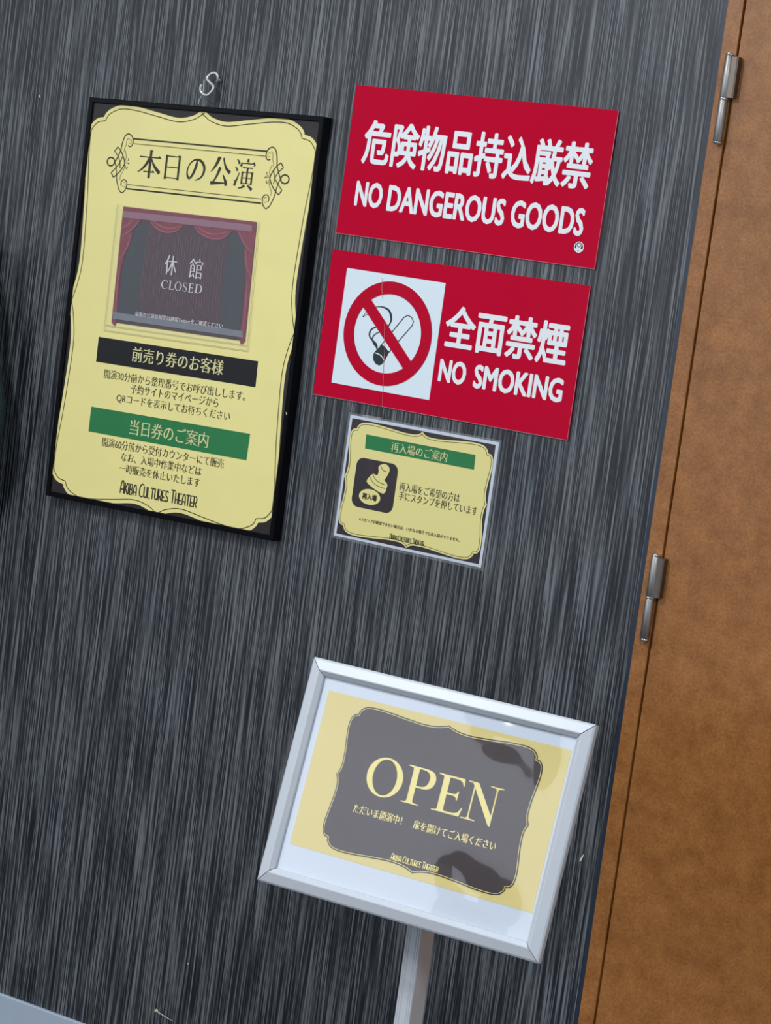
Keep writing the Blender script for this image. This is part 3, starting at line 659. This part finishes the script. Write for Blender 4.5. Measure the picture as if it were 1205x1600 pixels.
P = Print(.0033); P.text('全面禁煙', -6.5, 225, 26.2, 71, bold=1.65); P.build('large_lettering', M['white'], d2)
P = Print(.0033); P.text('NO', -6.5, 46, -47.2, 38.5, bold=1.45); P.text('SMOKING', 61, 228, -47.6, 39.5, bold=1.45); P.build('latin_lettering', M['white'], d2)
P = Print(.0043); P.line([(-141, 88.5), (-139, 70), (-135, 55)], .8, n=3); P.line([(-124.3, 15.5), (-119, -18), (-116.7, -28.7), (-115, -50), (-113.0, -69.0), (-108, -104), (-105, -124.4)], .9, n=3); P.build('hairline_crack', M['edge'], d2)
# pale sheared edge along plate's lower and right rim
for t, w, h in ((d1, 500, 251.3), (d2, 498.5, 249.4)):
    P = Print(.0034); P.rect(-w / 2, w / 2, -h / 2, -h / 2 + .7); P.rect(w / 2 - .7, w / 2, -h / 2, h / 2); P.build('cut_edge', M['edge'], t)

# ------------------------------------------------------------------ re-entry notice
nt_ = tag(empty('laminated_notice', (-0.0269 + .0006, 0, 1.1812), (0, R(0.47), 0)), 'small yellow laminated notice with a rubber stamp picture below the two red plates', 'notice')
P = Print(.0012); P.rect(-150.5, 150.5, -108.5, 107.5); P.build('laminate_pouch', M['laminate'], nt_)
P = Print(.0015); P.rect(-146.8, 146.8, -104.1, 104.1); P.build('white_sheet', M['paper'], nt_)
P = Print(.0018); P.quad((-141.9, -99.6), (142, -99.2), (140.8, 98.9), (-141.9, 98.9)); P.build('dark_corner_print', M['nbrown'], nt_)
nq = [[(0, 98.4), (7, 93.4), (17, 91.4), (38, 91.6), (72, 94.8), (100, 96.8), (119, 94.8), (127.5, 89), (130, 83.4)], [(130, 83.4), (136.5, 81.6), (140.8, 73), (140.6, 55), (137.8, 36), (136.6, 20), (138, 8), (141.4, 0)]]
no = scallop(nq, -0.3, -0.4)
P = Print(.0021); P.poly(no); P.build('yellow_panel', M['ny'], nt_)
P = Print(.0024); P.tube(inset(no, 3.2), .8, True); P.build('border_line', M['ink'], nt_)
P = Print(.0024); P.quad((-108.1, 52.4), (107.5, 52.4), (106.3, 76.6), (-109.5, 76.2)); g2 = P.build('green_banner', M['green'], nt_)
P = Print(.0027); P.text('再入場のご案内', -56.8, 54.2, 63.9, 16.5, thin=.012, lean=.38); P.build('banner_lettering', M['creamband'], g2)
def rrect(x0, x1, z0, z1, r, n=8):
    out = []
    for cx, cz, a0 in ((x1 - r, z1 - r, 0), (x0 + r, z1 - r, 90), (x0 + r, z0 + r, 180), (x1 - r, z0 + r, 270)):
        out += [(cx + r * math.cos(R(a0 + 90 * i / n)), cz + r * math.sin(R(a0 + 90 * i / n))) for i in range(n + 1)]
    return out
P = Print(.0024); P.poly(rrect(-120.5, -37.0, -47.8, 36.2, 13.5)); ic = P.build('stamp_icon', M['nbrown'], nt_)
ST = [(-73.5, 29.5), (-64.4, 33.1), (-55.8, 29.7), (-53.5, 21.9), (-57.6, 11.7), (-60.5, 5.8), (-54.0, 0.1), (-54.3, -6.8), (-56.5, -14.5), (-62.5, -16.8), (-79.3, -11.5), (-93.5, -4.3), (-94.8, 1.2), (-89.5, 9.0), (-84.0, 12.8), (-76.6, 12.0), (-74.4, 18.4), (-76.0, 25.0)]
P = Print(.0027); P.poly(smooth_pts(ST, 4, True)); P.disc(-85.3, -27, 21.5, 13.2); P.build('stamp_picture', M['ny'], ic)
P = Print(.0030); P.line([(-71.5, 28.2), (-68, 23.8), (-63.5, 21.2), (-58.5, 21.0)], 1.0); P.line([(-85.5, 11.6), (-79, 5.0), (-70, 0.6), (-57.0, -1.6)], 1.0); P.line([(-91.0, 7.2), (-83, -1.0), (-73, -5.6), (-56.5, -7.8)], 1.0)
P.text('再入場', -100, -70.5, -27, 10.8, bold=.45); P.build('stamp_lettering', M['ink'], ic)
P = Print(.0024); P.text('再入場をご希望の方は', -30, 88.6, 1.4, 14.5, thin=.012, lean=.36); P.text('手にスタンプを押しています', -29, 125.5, -14.2, 14.5, thin=.012, lean=.36)
P.build('body_lettering', M['ink'], nt_)
P = Print(.0024); P.text('※スタンプが確認できない場合は、いかなる場合でも再入場ができません。', -100.3, 100.3, -67.0, 6.0, thin=.004, lean=.22); P.build('footnote_lettering', M['ink'], nt_)
P = Print(.0024); deco_logo(P, -34.8, 32.9, -88.9, 8.4, 1.15); P.build('logo_lettering', M['ink'], nt_)
P = Print(.0033); P.quad((-122, 103.2), (-84, 104.5), (-84.2, 108.9), (-120.5, 108.4)); P.build('clear_tape', M['cleartape'], nt_)

# ------------------------------------------------------------------ floor-standing sign holder
sx, sy = 0.384, -0.5467
st = tag(empty('sign_stand', (sx, -0.50, 0), (0, 0, R(3.9))), 'silver pedestal sign holder with an OPEN sheet standing before the wall beside the door', 'sign stand')
RT = Matrix.Translation((sx, -0.50, 0)) @ Matrix.Rotation(R(3.9), 4, 'Z')
PM = Matrix.Translation((sx, sy, 0.8085)) @ Euler((-0.226, 0.0115, 0.068), 'XYZ').to_matrix().to_4x4()
LM = RT.inverted() @ PM
FW, FH = 224.7, 165.2
for sd in 'TBLR':
    pr = [(0, 9), (0, 0), (0.8, -1.2), (3.0, -2.8), (15.8, -6.6), (17.2, -6.5), (23.2, -1.0), (23.6, 0.2), (23.6, 2.6), (20, 2.6), (20, 9)]
    mitred('frame_rail', pr, FW, FH, sd, M['alu'], st, LM, gap=0.8)
box('back_panel', -.2215, .2215, .0045, .0088, -.162, .162, M['joint'], st, LM)
SDX = -1.6
P = Print(-.0040); P.rect(-210, 210, -150, 150); P.build('white_sheet', M['paper'], st, LM)
P = Print(-.0037); P.rect(-188.2, 212 - 13.8, -102.8, 123.4); P.build('yellow_print', M['sy'], st, LM, dx=SDX)
oq = [[(0, 106), (7, 103.4), (20, 100.4), (40, 99.4), (68, 101.4), (97, 104), (120, 104.6), (134, 101.8), (141.2, 95), (142.2, 90)], [(142.2, 90), (148, 88.4), (152.4, 81.5), (153.8, 69), (152, 52), (149.6, 34), (148.6, 18), (149.8, 8), (153.4, 0)]]
oo = scallop(oq, 10.2, 10.3)
P = Print(-.0034); P.poly(oo); P.build('brown_panel', M['sbrown'], st, LM, dx=SDX)
P = Print(-.0031); P.tube(inset(oo, 2.2), .8, True); P.build('border_line', M['cream'], st, LM, dx=SDX)
P = Print(-.0031)
serif(P, 'O', -95.6, -38.0, -4.6, 50.6); serif(P, 'P', -35.0, 11.3, -3.4, 49.4); serif(P, 'E', 14.4, 60.6, -3.2, 49.2); serif(P, 'N', 61.0, 116, -3.8, 49.2)
P.build('headline_lettering', M['cream'], st, LM, dx=SDX)
P = Print(-.0031); P.text('ただいま開演中！　扉を開けてご入場ください', -103, 123.5, -29.2, 12.6, thin=.006, lean=.30); P.build('body_lettering', M['cream'], st, LM, dx=SDX)
P = Print(-.0031); deco_logo(P, -26.8, 47.6, -84.6, 8.6, 1.1); P.build('logo_lettering', M['cream'], st, LM, dx=SDX)
# clear cover sheet, bowed away at its right-hand corners
bm = bmesh.new(); NX, NZ = 90, 64; g = []
def bow(x, z):
    g = lambda cx, cz, sx, sz: math.exp(-(((x - cx) / sx) ** 2 + ((z - cz) / sz) ** 2))
    win = max(0, 1 - (z / 141) ** 8) * max(0, 1 - (x / 200) ** 8)
    return 1.0 + 0.05 * math.sin(x / 37) * math.cos(z / 29) + win * COVER_BOW * (g(98, 124, 46, 30) + .55 * g(150, 100, 22, 34) + 1.05 * g(112, -112, 44, 40) + .35 * g(70, -75, 22, 22))
COVER_BOW = 7.4
for j in range(NZ + 1):
    row = []
    for i in range(NX + 1):
        x = -200.5 + 401 * i / NX; z = -141 + 282 * j / NZ
        row.append(bm.verts.new((x / 1000, .0040 - bow(x, z) / 1000, z / 1000)))
    g.append(row)
for j in range(NZ):
    for i in range(NX): bm.faces.new((g[j][i], g[j][i + 1], g[j + 1][i + 1], g[j + 1][i]))
from_bm('clear_cover', bm, M['cover'], st, LM, smooth=True)
# post: grooved aluminium extrusion with plain sides
pw, pd = 0.0125, 0.042
px0 = -0.0095
prof = [(-pw, 0), (-pw, -.0008)]
n = 14
prof = [(-pw, .002), (-pw + .001, 0)]
for k in (-.0085, -.0048, .0055, .0090): prof += [(k - .0009, 0), (k, .0013), (k + .0009, 0)]
prof += [(pw - .001, 0), (pw, .002), (pw, pd), (-pw, pd)]
bm = bmesh.new(); y0 = -0.004
lo = [bm.verts.new((px0 + x, y0 + y, .012)) for x, y in prof]; hi = [bm.verts.new((px0 + x, y0 + y, .80)) for x, y in prof]
for i in range(len(prof)): bm.faces.new((lo[i], lo[(i + 1) % len(prof)], hi[(i + 1) % len(prof)], hi[i]))
bm.faces.new(lo); bm.faces.new(hi); bmesh.ops.recalc_face_normals(bm, faces=bm.faces)
from_bm('post', bm, M['post'], st)
box('tilt_bracket', px0 - .03, px0 + .03, -.045, -.0045, .765, .80, M['post'], st)
bm = bmesh.new(); bm_box(bm, -.17, .15, -.15, .20, 0, .012, .004); from_bm('base_plate', bm, M['post'], st)

# ------------------------------------------------------------------ fleece at the left edge
fl = tag(empty('fleece_garment', (-1.02, -0.1, 1.5)), 'dark teal fleece garment just showing at the left edge beside the framed poster', 'clothing')
bm = bmesh.new(); rings = []; seg = 26; FLX = -1.019
for z, rx, ry in ((1.50, .02, .02), (1.46, .06, .04), (1.40, .088, .05), (1.33, .098, .058), (1.285, .111, .061), (1.26, .1246, .062), (1.23, .138, .063), (1.20, .1465, .064), (1.165, .150, .066), (1.13, .1465, .066), (1.10, .138, .065), (1.07, .1246, .064), (1.045, .113, .063), (1.00, .104, .062), (0.93, .102, .060), (0.90, .098, .056)):
    cx = FLX
    rings.append([bm.verts.new((cx + 1.02 + rx * math.cos(2 * math.pi * k / seg) * (1 + .02 * math.sin(5 * k)), -.085 + .1 + ry * math.sin(2 * math.pi * k / seg), z - 1.5)) for k in range(seg)])
for i in range(len(rings) - 1):
    for k in range(seg): bm.faces.new((rings[i][k], rings[i + 1][k], rings[i + 1][(k + 1) % seg], rings[i][(k + 1) % seg]))
bm.faces.new(rings[0]); bm.faces.new(rings[-1][::-1]); bmesh.ops.recalc_face_normals(bm, faces=bm.faces)
from_bm('sleeve', bm, M['fleece'], fl, smooth=True)
def garment_part(name, rows):
    bm = bmesh.new(); rr = []
    for z, cx, rx, ry in rows: rr.append([bm.verts.new((cx + rx * math.cos(2 * math.pi * k / 30) * (1 + .03 * math.sin(7 * k)), .018 + ry * math.sin(2 * math.pi * k / 30) * (1 + .06 * math.sin(4 * k + z * 9)), z - 1.5)) for k in range(30)])
    for i in range(len(rr) - 1):
        for k in range(30): bm.faces.new((rr[i][k], rr[i + 1][k], rr[i + 1][(k + 1) % 30], rr[i][(k + 1) % 30]))
    bm.faces.new(rr[0]); bm.faces.new(rr[-1][::-1]); bmesh.ops.recalc_face_normals(bm, faces=bm.faces)
    return from_bm(name, bm, M['fleece'], fl, smooth=True)
garment_part('body', [(1.53, -.16, .05, .03), (1.51, -.16, .10, .045), (1.46, -.155, .145, .06), (1.36, -.15, .165, .068), (1.2, -.15, .172, .07), (1.0, -.15, .178, .07), (.86, -.15, .182, .068), (.82, -.15, .178, .06)])
garment_part('collar', [(1.60, -.16, .048, .026), (1.585, -.16, .056, .034), (1.55, -.16, .058, .036), (1.52, -.16, .062, .038)])
wire('hanging_loop', [(-.165, .03, .085), (-.166, .045, .115), (-.160, .088, .130), (-.154, .045, .115), (-.155, .03, .085)], .003, M['fleece'], fl)
